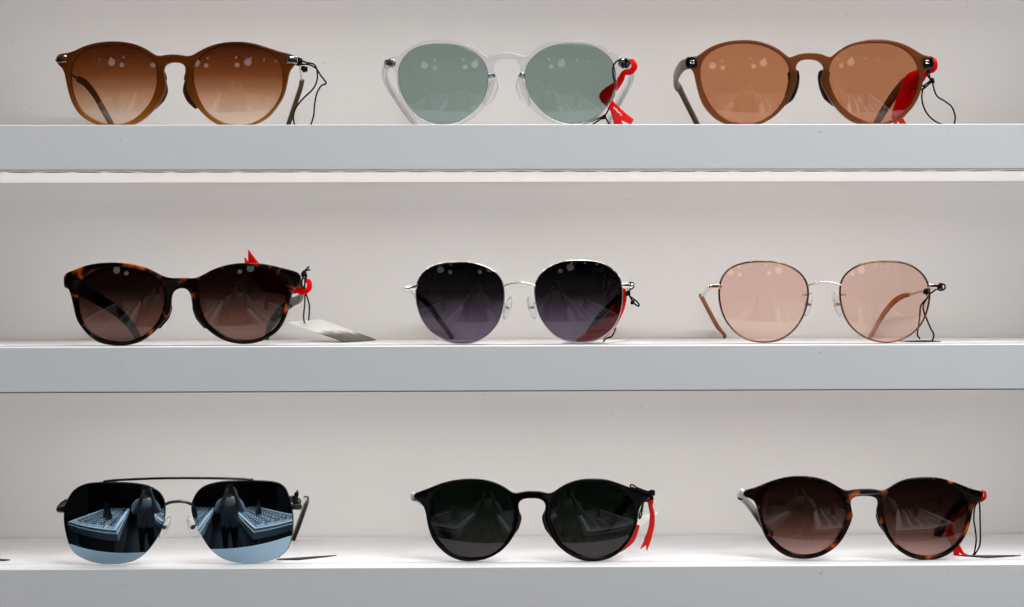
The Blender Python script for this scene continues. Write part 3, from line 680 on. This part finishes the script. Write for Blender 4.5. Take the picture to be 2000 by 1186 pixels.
p.temple([(170,340,78),(220,372,88),(280,430,98),(350,530,108),(425,630,117),(456,692,121)], [1.4,2.0,2.4,2.6,2.7,2.4], 1.4, M['black'], 'temple_tip', parent=t)
t = p.temple([(1850,268,6),(1810,305,40),(1765,345,80)], 1.0, .8, M['silver'])
p.temple([(1775,338,78),(1725,375,88),(1660,445,98),(1580,540,108),(1510,640,117),(1490,690,121)], [1.4,2.0,2.4,2.6,2.7,2.4], 1.4, M['black'], 'temple_tip', parent=t)
p.clearpad(884,440,5.5,7.4,2.3,.28,[(848,400,.5),(862,405,3),(866,440,6),(878,435,5)],M['silver'])
p.clearpad(1074,440,5.5,7.4,2.3,-.28,[(1108,400,.5),(1094,405,3),(1088,440,6),(1078,435,5)],M['silver'])
ribbon(p, 'red_ribbon', 'red plastic strip hanging behind the right lens of the violet lens sunglasses', [
    ([(1790,290,6),(1795,340,7),(1760,430,9),(1705,520,11),(1635,600,13),(1560,650,15),(1490,685,17),(1430,700,18)], [2,3.4,6.5,8.5,9.5,8.0,5.5,3.0], .5)])
A, B, C, D_ = [p.floor(p.D(u, v, d), .2) for u, v, d in ((1300,705,8),(1640,712,4),(1835,690,60),(1500,700,60))]
hang_tag(p, 'short knotted black cord and flat white card at the violet lens wire sunglasses', [
    [(1840,240,-3),(1868,248,-3),(1868,278,-2),(1840,300,0),(1825,320,1),(1845,350,2),(1890,385,4),(1912,412,5),(1905,425,5),(1870,398,4),(1838,345,3)],
    [(1730,600,14),(1700,660,14),(1650,680,12),(1632,716,12)]],
    [A, B, C, D_], M['card'], knots=[(1826,325,1,2.4),(1858,262,-2,2.2),(1862,395,4,1.8)])

# ---- 6 rose wire
p = Pair('rose_sunglasses', 'thin champagne wire glasses with pale rose lenses, rightmost on the middle shelf', 'middle', 30, (1340, 490), 3.774, 1020, 668, tilt=4, yaw=-1)
l6 = [(555,73),(624,74),(693,83),(761,105),(819,142),(864,185),(892,242),(900,305),(894,368),(879,431),(856,488),(824,540),(779,592),(721,634),(653,659),(578,666),(504,660),(429,637),(372,600),(326,554),(289,500),(263,437),(249,374),(243,305),(249,242),(269,185),(309,136),(366,102),(429,83),(492,75)]
r6 = [(1480,72),(1555,75),(1624,90),(1687,119),(1738,162),(1773,214),(1791,271),(1794,334),(1784,403),(1764,471),(1735,529),(1698,574),(1652,614),(1589,646),(1521,663),(1452,665),(1383,655),(1309,626),(1251,586),(1206,540),(1171,483),(1148,414),(1136,345),(1134,282),(1143,225),(1168,176),(1211,136),(1269,102),(1337,82),(1406,73)]
wire_frame(p, l6, r6, M['lens6'], M['gold'], [(898,250),(960,230),(1020,223),(1080,230),(1140,247)], [((250,258), (178,258)), ((1788,254), (1872,256))])
t = p.temple([(172,258,6),(150,285,40),(112,326,80)], [1.8,1.5,1.1], .8, M['silver'])
p.temple([(106,322,78),(130,365,88),(175,450,100),(230,550,111),(272,610,119),(272,640,122)], [1.2,1.8,2.1,2.2,2.4,2.0], 1.2, M['tan'], 'temple_tip', parent=t)
t = p.temple([(1868,258,6),(1800,275,40),(1710,300,75),(1630,322,92)], [1.0,.8,.8,.8], .7, M['gold'])
p.temple([(1648,316,89),(1590,332,95),(1530,372,102),(1460,455,109),(1390,560,116),(1335,640,122)], [1.2,1.7,2.1,2.3,2.5,2.4], 1.2, M['tan'], 'temple_tip', parent=t)
p.clearpad(900,390,5.5,7.6,2.5,.25,[(890,320,.5),(866,318,2),(858,330,4)],M['gold'])
p.clearpad(1115,390,5.5,7.6,2.5,-.25,[(1145,320,.5),(1168,318,2),(1178,326,4)],M['gold'])
card = [p.floor(p.D(u, v, d), .3) for u, v, d in ((1560,660,24),(1700,668,12),(1885,666,14),(1760,655,36))]
hang_tag(p, 'black cord and flat dark card by the right end of the rose glasses', [
    [(1870,235,-3),(1905,245,-3),(1905,275,-2),(1870,285,0),(1845,265,2),(1862,240,0)],
    [(1850,275,2),(1800,310,6),(1770,350,10),(1730,400,14),(1722,480,18),(1712,560,22),(1705,610,25),(1722,642,27)],
    [(1795,315,6),(1750,390,11),(1755,450,14),(1775,500,16),(1800,560,17),(1826,615,17),(1815,655,16)],
    [(1762,280,6),(1785,300,5),(1770,320,6)]], card, M['darkcard'], knots=[(1768,292,6,2.6),(1870,258,-2,2.6)])

# ---- 7 mirrored aviator
p = Pair('mirrored_aviators', 'square aviator sunglasses with blue mirrored lenses, leftmost on the bottom shelf', 'bottom', 14, (90, 910), 3.509, 905, 676, tilt=5.5, yaw=3.5, wrap=6.5, R=98)
l7 = [(350,120),(450,117),(560,121),(660,132),(730,155),(780,190),(808,240),(816,300),(810,370),(785,450),(745,520),(690,590),(620,645),(540,670),(450,678),(370,674),(280,650),(205,610),(165,560),(145,490),(130,420),(125,350),(132,285),(165,205),(205,162),(270,131)]
r7 = [(1000,262),(1018,215),(1055,165),(1115,133),(1200,115),(1300,107),(1400,105),(1500,107),(1580,118),(1630,146),(1655,190),(1672,240),(1685,300),(1692,370),(1690,440),(1676,520),(1650,580),(1600,625),(1520,655),(1430,669),(1330,669),(1250,655),(1180,620),(1130,575),(1085,510),(1040,430),(1010,360),(997,310)]
p.settle([l7, r7], .4); p.lens(l7, M['lens7'], 0, 1.8); p.lens(r7, M['lens7'], 0, 1.8)
p.rim(l7, M['gunmetal'], .35, drop=.8); p.rim(r7, M['gunmetal'], .35, drop=.8)
tb = p.sheetbar([(398,112,-1),(470,104,-2),(600,97,-2.4),(760,91,-2.4),(1000,89,-2.4),(1200,91,-2.4),(1340,95,-2.2),(1415,103,-1)], .75, .9, M['blackmetal'], 'brow_bar')
for u, v in ((405,118),(1408,106)): p.sheetbar([(u,v-6,-1),(u+8,v+8,0)], 1.2, 1.0, M['blackmetal'], 'brow_mount', tb, per=3)
p.sheetbar([(812,272,-.5),(850,256,-1.5),(905,249,-1.8),(955,253,-1.5),(1000,270,-.5)], .95, .9, M['gunmetal'], 'bridge')
e = p.sheetbar([(142,238,0),(118,270,2),(92,296,4)], [1.0,2.2,2.0], 1.5, M['gunmetal'], 'end_piece'); p.sheetbar([(84,304,3),(130,306,1)], 1.9, 1.5, M['blackmetal'], 'hinge', e)
e = p.sheetbar([(1662,222,0),(1700,240,2),(1722,268,4)], [1.2,2.2,2.0], 1.5, M['blackmetal'], 'end_piece'); p.sheetbar([(1690,285,1),(1740,286,3)], 1.9, 1.5, M['blackmetal'], 'hinge', e)
p.temple([(96,300,6),(130,290,40),(170,275,75),(205,330,92),(240,420,106),(262,505,118)], [1.2,1.2,1.4,2.2,2.6,2.4], 1.3, M['black'])
t = p.temple([(1722,285,6),(1752,258,36),(1784,226,70)], 1.1, .9, M['silver'])
p.temple([(1780,226,68),(1788,240,76),(1765,310,90),(1730,410,104),(1695,500,116),(1688,522,119)], [1.4,2.2,2.8,3.2,3.0,2.2], 1.5, M['black'], 'temple_tip', parent=t)
p.clearpad(812,425,5.5,7.4,2.5,.42,[(778,410,.5),(790,405,3),(800,430,5)],M['gunmetal'])
p.clearpad(1006,425,5.5,7.4,2.5,-.42,[(1040,410,.5),(1026,405,3),(1016,430,5)],M['gunmetal'])
card = [p.floor(p.D(u, v, 0), .3) for u, v in ((1555,646),(1720,650),(1985,618),(1640,641))]
for q, d in zip(card, (21, 19, 38, 25)): q.y = p.y0 + d
hang_tag(p, 'black cord knotted on the mirrored aviators with a slim dark card lying flat', [
    [(1722,175,-2),(1712,205,-3),(1690,228,-3),(1700,262,-2),(1735,268,0),(1742,240,2),(1715,222,0),(1692,212,-2)],
    [(1700,215,-3),(1706,240,-3),(1728,255,-1),(1722,285,2),(1705,290,0)],
    [(1600,628,20),(1592,600,18),(1600,560,15),(1610,520,12)]], card, M['darkcard'], knots=[(1705,232,-3,3.2),(1728,278,0,2.6),(1716,200,-3,2.0)])

# ---- 8 black
p = Pair('black_sunglasses', 'glossy black round plastic sunglasses with dark lenses, middle of the bottom shelf', 'bottom', 21, (780, 910), 3.774, 980, 700, tilt=4)
o8 = [(105,205),(150,190),(230,160),(320,125),(420,103),(530,95),(640,105),(720,128),(790,165),(830,195),(855,205),(890,195),(940,188),(1030,188),(1080,198),(1105,206),(1130,198),(1190,155),(1260,120),(1350,98),(1440,95),(1530,102),(1620,130),(1700,160),(1770,183),(1845,205),(1850,230),(1810,258),(1778,290),(1762,350),(1750,430),(1720,510),(1680,580),(1620,640),(1540,685),(1440,703),(1350,697),(1260,660),(1185,605),(1130,540),(1095,470),(1070,400),(1064,350),(1078,312),(1078,280),(1055,252),(1020,240),(930,240),(895,252),(873,285),(886,330),(888,390),(870,450),(835,530),(780,600),(710,655),(620,692),(530,703),(440,695),(360,660),(290,600),(240,530),(210,440),(198,370),(185,310),(150,265),(105,240)]
l8 = [(540,125),(621,131),(695,154),(758,191),(804,240),(830,297),(836,360),(830,429),(809,498),(775,561),(729,612),(672,649),(609,668),(540,672),(472,664),(409,638),(351,598),(303,549),(268,492),(245,429),(235,366),(237,303),(257,240),(294,191),(351,154),(414,132),(477,125)]
r8 = [(1435,124),(1515,130),(1584,151),(1647,185),(1692,234),(1720,291),(1726,354),(1720,423),(1701,492),(1667,549),(1621,601),(1561,641),(1498,664),(1429,669),(1360,658),(1297,632),(1240,595),(1188,549),(1154,492),(1131,429),(1119,366),(1120,303),(1140,246),(1177,197),(1234,157),(1303,133),(1369,124)]
f = p.acetate(o8, [l8, r8], M['black'])
p.lens(l8, M['lens8']); p.lens(r8, M['lens8'])
p.sheetbar([(97,222,.5),(108,222,.5)], 2.3, 1.6, M['greycap'], 'end_cap', f, per=2, power=5)
p.temple([(104,226,5),(160,250,45),(215,300,82),(260,380,97),(315,460,108),(368,528,119)], [2.6,2.8,3.2,3.8,4.0,3.6], 1.7, M['black'])
p.temple([(1845,220,5),(1765,228,45),(1690,255,80),(1630,330,97),(1575,400,108),(1528,462,118)], [2.6,2.8,3.2,3.8,4.0,3.6], 1.7, M['black'])
for sx, c in ((1, 867), (-1, 1085)):
    p.pad([(c, 335, 3),(c + 6*sx, 385, 4.5),(c - 14*sx, 455, 4.5),(c - 45*sx, 520, 3)], [1.4,2.4,2.4,1.2], 2.0, M['black'])
ribbon(p, 'red_ribbon', 'red plastic strip with forked tails hanging off the black sunglasses', [
    ([(1818,258,4),(1850,262,3),(1852,300,5),(1864,360,9),(1860,440,13),(1845,500,16),(1830,545,18)], [1.5,3.6,2.6,3.0,3.4,3.6,4.4], .5),
    ([(1838,520,17),(1812,570,19),(1778,612,21)], [3.4,2.6,.5], .5), ([(1840,520,17),(1832,575,19),(1824,624,21)], [3.4,2.4,.5], .5),
    ([(1760,440,12),(1742,490,14),(1712,550,17),(1650,608,20),(1560,660,22)], [2.0,2.8,3.2,2.6,1.5], .5)])
A, B, C, D_ = p.D(1772,378,34), p.D(1908,336,26), p.D(1895,365,22), p.D(1745,480,30)
hang_tag(p, 'white card and black cord hanging off the right end of the black sunglasses', [
    [(1700,150,-2),(1715,140,-2),(1760,165,-3),(1830,190,-3),(1860,182,-3),(1880,195,-2),(1872,215,-1),(1850,205,-2),(1790,185,-3),(1705,158,-2)],
    [(1858,210,-2),(1850,245,0),(1800,270,6),(1782,320,12),(1768,370,24),(1772,390,30),(1785,360,28),(1795,290,12),(1800,262,4)]],
    [A, B, C, D_], M['card'], knots=[(1866,200,-2,2.4),(1860,238,0,1.6)])

# ---- 9 tortoise, bottom row
p = Pair('round_tortoiseshell_sunglasses', 'round keyhole tortoiseshell sunglasses with brown gradient lenses, rightmost on the bottom shelf', 'bottom', 21, (1420, 910), 3.448, 925, 646, tilt=4, yaw=-1)
o9 = [(110,185),(180,168),(260,135),(350,105),(430,90),(520,88),(610,98),(690,125),(750,160),(800,187),(840,180),(900,175),(980,175),(1030,183),(1058,187),(1100,160),(1170,120),(1250,100),(1340,95),(1430,100),(1520,125),(1600,155),(1660,178),(1720,190),(1725,220),(1700,245),(1672,268),(1652,310),(1640,380),(1615,460),(1570,540),(1510,600),(1430,640),(1340,650),(1250,640),(1170,600),(1110,545),(1065,480),(1030,410),(1007,350),(1005,310),(1018,270),(1010,240),(980,225),(920,220),(860,225),(832,245),(828,270),(840,320),(838,370),(815,440),(770,520),(710,580),(630,625),(540,644),(440,638),(360,605),(290,545),(250,480),(225,410),(210,350),(195,280),(178,250),(140,232),(105,222)]
l9 = [(507,112),(580,117),(643,135),(701,167),(748,211),(779,261),(791,319),(782,381),(764,444),(737,496),(701,544),(648,583),(591,604),(528,612),(465,605),(408,583),(356,546),(311,502),(277,449),(253,397),(239,345),(235,287),(246,235),(272,188),(314,149),(371,122),(439,112)]
r9 = [(1353,115),(1426,122),(1494,143),(1546,177),(1585,219),(1610,271),(1617,329),(1609,392),(1588,455),(1557,507),(1515,554),(1462,591),(1405,613),(1347,619),(1285,612),(1222,591),(1169,557),(1122,512),(1088,465),(1065,407),(1052,350),(1052,287),(1065,232),(1096,188),(1143,151),(1206,125),(1279,115)]
f = p.acetate(o9, [l9, r9], M['tort2'])
p.lens(l9, M['lens9']); p.lens(r9, M['lens9'])
p.sheetbar([(84,216,1.5),(112,204,.2)], [1.4,3.4], 1.7, M['greycap'], 'end_cap', f, per=3, power=4)
p.temple([(88,226,6),(120,250,40),(165,300,75),(205,355,90),(255,430,104),(298,488,116)], [2.0,2.4,2.8,3.4,3.8,3.4], 1.7, M['black'])
p.temple([(1705,215,5),(1650,220,45),(1585,250,80),(1530,320,95),(1465,410,108),(1408,485,118)], [2.4,2.6,3.2,3.8,4.0,3.8], 1.7, M['black'])
for sx, c in ((1, 814), (-1, 1033)):
    p.pad([(c, 305, 3),(c + 6*sx, 350, 4.5),(c - 12*sx, 410, 4.5),(c - 45*sx, 475, 3)], [1.4,2.4,2.4,1.2], 2.0, M['tort2'])
ribbon(p, 'red_ribbon', 'red plastic strip looping behind the right lens of the round tortoiseshell sunglasses', [
    ([(1715,190,-2),(1736,200,-1),(1736,230,2),(1715,248,5),(1690,255,8),(1665,285,12)], [1.4,1.9,2.0,2.2,2.2,2.0], .5),
    ([(1668,280,14),(1600,325,18),(1530,370,22),(1500,410,24),(1495,470,24),(1520,535,22),(1545,580,20)], [1.8,2.0,2.6,4.0,4.2,3.4,3.0], .5),
    ([(1510,400,23),(1520,470,22),(1550,540,20)], [1.4,1.4,1.6], .4),
    ([(1545,555,18),(1540,590,18),(1528,628,18)], [4.2,3.6,1.0], .5), ([(1545,570,18),(1552,605,17),(1560,628,16)], [3.2,2.4,.8], .5),
    ([(1550,560,18),(1580,600,17),(1618,634,15)], [3.4,2.2,.6], .5)])
card = [p.floor(p.D(u, v, 0), .3) for u, v in ((1565,614),(1750,634),(1995,617),(1700,616))]
for q, d in zip(card, (18, 6, 15, 15)): q.y = p.y0 + d
hang_tag(p, 'long double black cord with slim dark card beside the round tortoiseshell sunglasses', [
    [(1695,240,0),(1668,300,4),(1662,380,8),(1672,450,12),(1678,520,14),(1668,590,15),(1658,634,15)],
    [(1695,240,0),(1702,300,3),(1704,400,8),(1706,500,12),(1700,560,14),(1675,605,15),(1655,634,15)]], card, M['darkcard'], knots=[(1697,238,-1,2.0)])

# ---- tip of a card whose sunglasses stand outside the picture on the left
q = [at(-70, 1092, 40), at(-60, 1097, 30), at(22, 1093, 38), at(-20, 1089, 46)]
for v in q: v.z = SHELF['bottom'] + .3
b = Vector((q[0].x, q[0].y, SHELF['bottom']))
tag(mesh_obj('hang_tag', *quad_card(q), M['darkcard'], None, b, 30), 'dark card tip lying at the left picture edge on the bottom shelf', 'hang tag', 'hang tags tied to sunglasses')

# ------------------------------------------------------------------ what the lenses reflect: shop floor, two display tables, the photographer, downlights
M['floor'] = principled('dark_shop_floor', (.025, .025, .026), .35, noise=.2, scale=3)
M['tablewhite'] = principled('white_table', (.78, .79, .80), .4)
M['trayinsert'] = principled('grey_tray_insert', (.42, .43, .45), .6)
M['tableside'] = principled('grey_table_side', (.16, .17, .18), .5)
M['frames'] = principled('dark_frames', (.02, .02, .022), .3)
M['jacket'] = principled('grey_jacket', (.27, .27, .285), .85, noise=.2, scale=30, bump=.3, bscale=60)
M['trousers'] = principled('black_trousers', (.012, .012, .014), .9)
M['skin'] = principled('skin', (.46, .28, .20), .55)
M['hair'] = principled('black_hair', (.012, .01, .009), .5)
M['lampglow'] = emit('downlight_glow', (1, .93, .9), 2.2)
FLOOR = -1560.0
fl = box('floor', (-5000, 5000, -9000, 600, FLOOR - 20, FLOOR), M['floor']); fl['kind'] = 'structure'
bp = box('cabinet_plinth', (XL, XR, 2, DEPTH + 13, FLOOR, -331), M['fascia']); tag(bp, 'white cabinet base below the lowest shelf, down to the floor', 'cabinet')

M['slat'] = principled('dark_wood_slat', (.36, .20, .11), .5, noise=.3, scale=5)
M['shopwall'] = principled('dark_shop_wall', (.018, .014, .011), .7)
sw = box('shop_wall', (-4500, 4500, -6060, -6000, FLOOR, 1900), M['shopwall']); sw['kind'] = 'structure'
for i in range(16):
    box('slat', (-4400, 4400, -5995, -5960, -250 + i * 120, -190 + i * 120), M['slat'], sw)

def display_table(x0, x1, y0, y1, label):
    zt = -640.0; org = ((x0 + x1) / 2, (y0 + y1) / 2, FLOOR)
    root = empty('display_table', org); tag(root, label, 'table', 'display tables seen in the lenses')
    box('table_top', (x0, x1, y0, y1, zt - 130, zt), M['tablewhite'], root, org, bev=4)
    box('table_base', (x0 + 120, x1 - 120, y0 + 120, y1 - 120, FLOOR, zt - 130.5), M['tableside'], root, org)
    rim = joinvf(*[box_vf(*b) for b in ((x0 + 20, x0 + 60, y0 + 20, y1 - 20, zt + .5, zt + 45), (x1 - 60, x1 - 20, y0 + 20, y1 - 20, zt + .5, zt + 45),
                   (x0 + 61, x1 - 61, y0 + 20, y0 + 60, zt + .5, zt + 45), (x0 + 61, x1 - 61, y1 - 60, y1 - 20, zt + .5, zt + 45))])
    mesh_obj('tray_rim', *rim, M['tablewhite'], root, org, sm=False)
    parts = []; slats = []
    nx = 5; step = (x1 - x0 - 160) / nx
    ny = int((y1 - y0 - 160) / 120)
    for i in range(nx):
        xx = x0 + 80 + step * (i + .5)
        slats.append(box_vf(xx - step * .36, xx + step * .36, y0 + 75, y1 - 75, zt + .6, zt + 24))
        for j in range(ny):
            yy = y0 + 110 + j * 120
            for s_ in (-1, 1):
                c = Vector((xx + s_ * 32, yy, zt + 46))
                parts.append(sweep([c + Vector((math.cos(t) * 26, math.sin(t) * 6, math.sin(t) * 21)) for t in [2 * math.pi * k / 10 for k in range(10)]], 8, 8, (0, 1, 0), closed=True, seg=5))
    mesh_obj('tray_insert', *joinvf(*slats), M['trayinsert'], root, org, sm=False)
    o = mesh_obj('eyewear_rows', *joinvf(*parts), M['frames'], root, org); o['kind'] = 'stuff'
    return zt
zt = display_table(-1550, -500, -3500, -980, 'white display table of eyewear trays mirrored in the left aviator lens')
display_table(240, 1320, -3200, -930, 'white display table of eyewear trays mirrored in the right aviator lens')
def tent_sign(x, y, rz, label):
    w, d, h = 150, 75, 330
    V = [(-w, -d, 0), (w, -d, 0), (w, d, 0), (-w, d, 0), (-w, -6, h), (w, -6, h), (w, 6, h), (-w, 6, h)]
    F = [(0, 1, 5, 4), (2, 3, 7, 6), (4, 5, 6, 7), (0, 4, 7, 3), (1, 2, 6, 5), (0, 3, 2, 1)]
    c, s_ = math.cos(rz), math.sin(rz)
    V = [(x + a * c - b * s_, y + a * s_ + b * c, zt + 50 + q) for a, b, q in V]
    tag(mesh_obj('tent_sign', V, F, M['frames'], None, (x, y, zt + 50), sm=False), label, 'sign', 'tent signs on the display tables')
tent_sign(-900, -1700, .9, 'black tent sign on the table mirrored in the left aviator lens')
tent_sign(760, -1900, -1.2, 'black tent sign on the table mirrored in the right aviator lens')

def downlight(x, y, z, r, label):
    root = empty('downlight', (x, y, z)); tag(root, label, 'lamp', 'ceiling downlights reflected in the lenses')
    tgt = (Vector((0, 0, 0)) - Vector((x, y, z))).normalized()
    c = Vector((x, y, z))
    mesh_obj('housing', *sweep([c - tgt * 120, c - tgt * 1], r * 1.08, r * 1.08, (1, 0, 0), seg=28), M['frames'], root, c, 50)
    n = 28; a = tgt.cross(Vector((1, 0, 0))).normalized(); b = tgt.cross(a)
    V = [c + tgt * (r * .95) + a * math.cos(2 * math.pi * k / n) * r + b * math.sin(2 * math.pi * k / n) * r for k in range(n)]
    mesh_obj('lamp_disc', V, [tuple(range(n))], M['lampglow'], root, c, sm=False)
downlight(-1080, -1900, 520, 95, 'large round downlight over the left display table')
downlight(-800, -1980, 440, 62, 'small round downlight by the large one over the left table')
downlight(330, -1900, 520, 95, 'large round downlight just right of the photographer')
downlight(60, -1980, 440, 62, 'small round downlight nearest the photographer')
M['bulb'] = emit('bulb_glow', (1, .97, .92), 5.5)
tr = empty('track_light', (0, -1600, 610)); tag(tr, 'ceiling track of small bulbs seen as dots in the top lenses', 'lamp')
box('track', (-1500, 1500, -1615, -1585, 590, 610), M['frames'], tr, (0, -1600, 610))
for i in range(9):
    x = -1300 + 325 * i
    if i in (3, 8): continue
    sock = mesh_obj('socket', *sweep([Vector((x, -1600, 589)), Vector((x, -1600, 572))], 16, 16, (1, 0, 0), seg=12), M['frames'], tr, (0, -1600, 610), 50)
    mesh_obj('bulb', *sweep([Vector((x, -1600, 571)), Vector((x, -1600, 550))], [14, 17], [14, 17], (1, 0, 0), seg=12), M['bulb'], sock, (0, -1600, 610), 50)

def photographer():
    bx, by = -30.0, -1470.0
    pts = {}; edges = []; rad = {}
    def v(n, x, y, z, r, link_=None, ry=None):
        pts[n] = (bx + x, by + y, z); rad[n] = (r, ry or r)
        if link_: edges.append((link_, n))
    v('pelvis', 0, 0, -690, 150, None, 115)
    v('waist', 0, 0, -540, 185, 'pelvis', 130); v('chest', 0, 5, -340, 200, 'waist', 135); v('collar', 0, 0, -190, 130, 'chest', 90)
    v('neck', 0, 8, -120, 56, 'collar'); v('jaw', 0, 25, -62, 66, 'neck'); v('head', 0, 22, 10, 82, 'jaw', 92); v('crown', 0, 15, 70, 66, 'head')
    for s, n in ((-1, 'l'), (1, 'r')):
        v('sh' + n, s * 185, 0, -215, 68, 'collar'); v('ua' + n, s * 235, 25, -330, 74, 'sh' + n); v('el' + n, s * 225, 80, -410, 66, 'ua' + n)
        v('fa' + n, s * 150, 150, -270, 58, 'el' + n); v('wr' + n, s * 85, 215, -95, 30, 'fa' + n); v('pa' + n, s * 70, 238, -20, 26, 'wr' + n)
        for k in range(4):
            v('f%d' % k + n, s * (58 - 4 * k), 236, 18 - 17 * k, 9, 'pa' + n); v('g%d' % k + n, s * (30 - 5 * k), 240, 26 - 18 * k, 8, 'f%d' % k + n)
        v('t0' + n, s * 60, 226, -35, 10, 'pa' + n); v('t1' + n, s * 40, 228, -52, 8.5, 't0' + n)
        v('hi' + n, s * 95, 0, -760, 95, 'pelvis'); v('kn' + n, s * 105, 12, -1120, 66, 'hi' + n); v('an' + n, s * 108, -10, -1490, 48, 'kn' + n)
        v('to' + n, s * 118, 95, -1530, 36, 'an' + n)
    names = list(pts); ix = {n: i for i, n in enumerate(names)}
    me = bpy.data.meshes.new('person'); me.from_pydata([tuple(Vector(pts[n]) * .001) for n in names], [(ix[a], ix[b]) for a, b in edges], [])
    ob = link(bpy.data.objects.new('tmp', me))
    md = ob.modifiers.new('skin', 'SKIN'); md.use_smooth_shade = True
    if not me.skin_vertices: me.attributes  # layer is added by the modifier
    lay = me.skin_vertices[0].data if len(me.skin_vertices) else None
    if lay is None:
        bm = bmesh.new(); bm.from_mesh(me); bm.verts.layers.skin.verify(); bm.to_mesh(me); bm.free(); lay = me.skin_vertices[0].data
    for i, n in enumerate(names): lay[i].radius = (rad[n][0] * .001, rad[n][1] * .001); lay[i].use_root = (n == 'pelvis')
    sb = ob.modifiers.new('sub', 'SUBSURF'); sb.levels = 2; sb.render_levels = 2
    bpy.context.view_layer.update()
    m2 = bpy.data.meshes.new_from_object(ob.evaluated_get(bpy.context.evaluated_depsgraph_get()))
    bpy.data.objects.remove(ob)
    base = Vector((bx, by, FLOOR)) * .001
    for q in m2.vertices: q.co -= base
    m2.name = 'body'
    for k in ('jacket', 'trousers', 'skin'): m2.materials.append(M[k])
    for q in m2.polygons:
        c = (q.center + base) * 1000; q.use_smooth = True
        if c.z < -700: q.material_index = 1
        elif c.z > -150 and abs(c.x - bx) < 130 and c.y < by + 140: q.material_index = 2
        elif c.y > by + 190 and c.z > -112: q.material_index = 2
        else: q.material_index = 0
    o = link(bpy.data.objects.new('person', m2)); o.location = base
    tag(o, 'photographer in grey zipped jacket holding up a phone, mirrored in the aviator lenses', 'person')
    # hair: cap round the back and top of the head
    V = []; F = []; n, m = 20, 10; c = Vector((bx, by + 12, 28))
    for i in range(m + 1):
        ph = math.pi * .62 * i / m
        for j in range(n):
            th = 2 * math.pi * j / n; front = max(0, math.sin(th))
            rr = 1.0 if front < .3 or ph < 1.0 else .8
            V.append(c + Vector((math.cos(th) * math.sin(ph) * 96 * rr, math.sin(th) * math.sin(ph) * 104 * rr, math.cos(ph) * 92)))
    for i in range(m):
        for j in range(n): F.append((i * n + j, i * n + (j + 1) % n, (i + 1) * n + (j + 1) % n, (i + 1) * n + j))
    mesh_obj('hair', V, F, M['hair'], o, (bx, by, FLOOR), 70)
    mesh_obj('zip', *sweep(cr_open([(bx, by + 98, -200), (bx, by + 128, -340), (bx, by + 118, -540), (bx, by + 122, -680)], 6), 5, 3, (0, 1, 0), seg=6), M['frames'], o, (bx, by, FLOOR), 60)
    ph = box('phone', (bx - 38, bx + 38, -1224, -1216, -80, 75), M['frames'], None, (bx, -1220, -80), bev=3)
    tag(ph, 'dark phone held up by the photographer, mirrored in the aviator lenses', 'phone')
photographer()
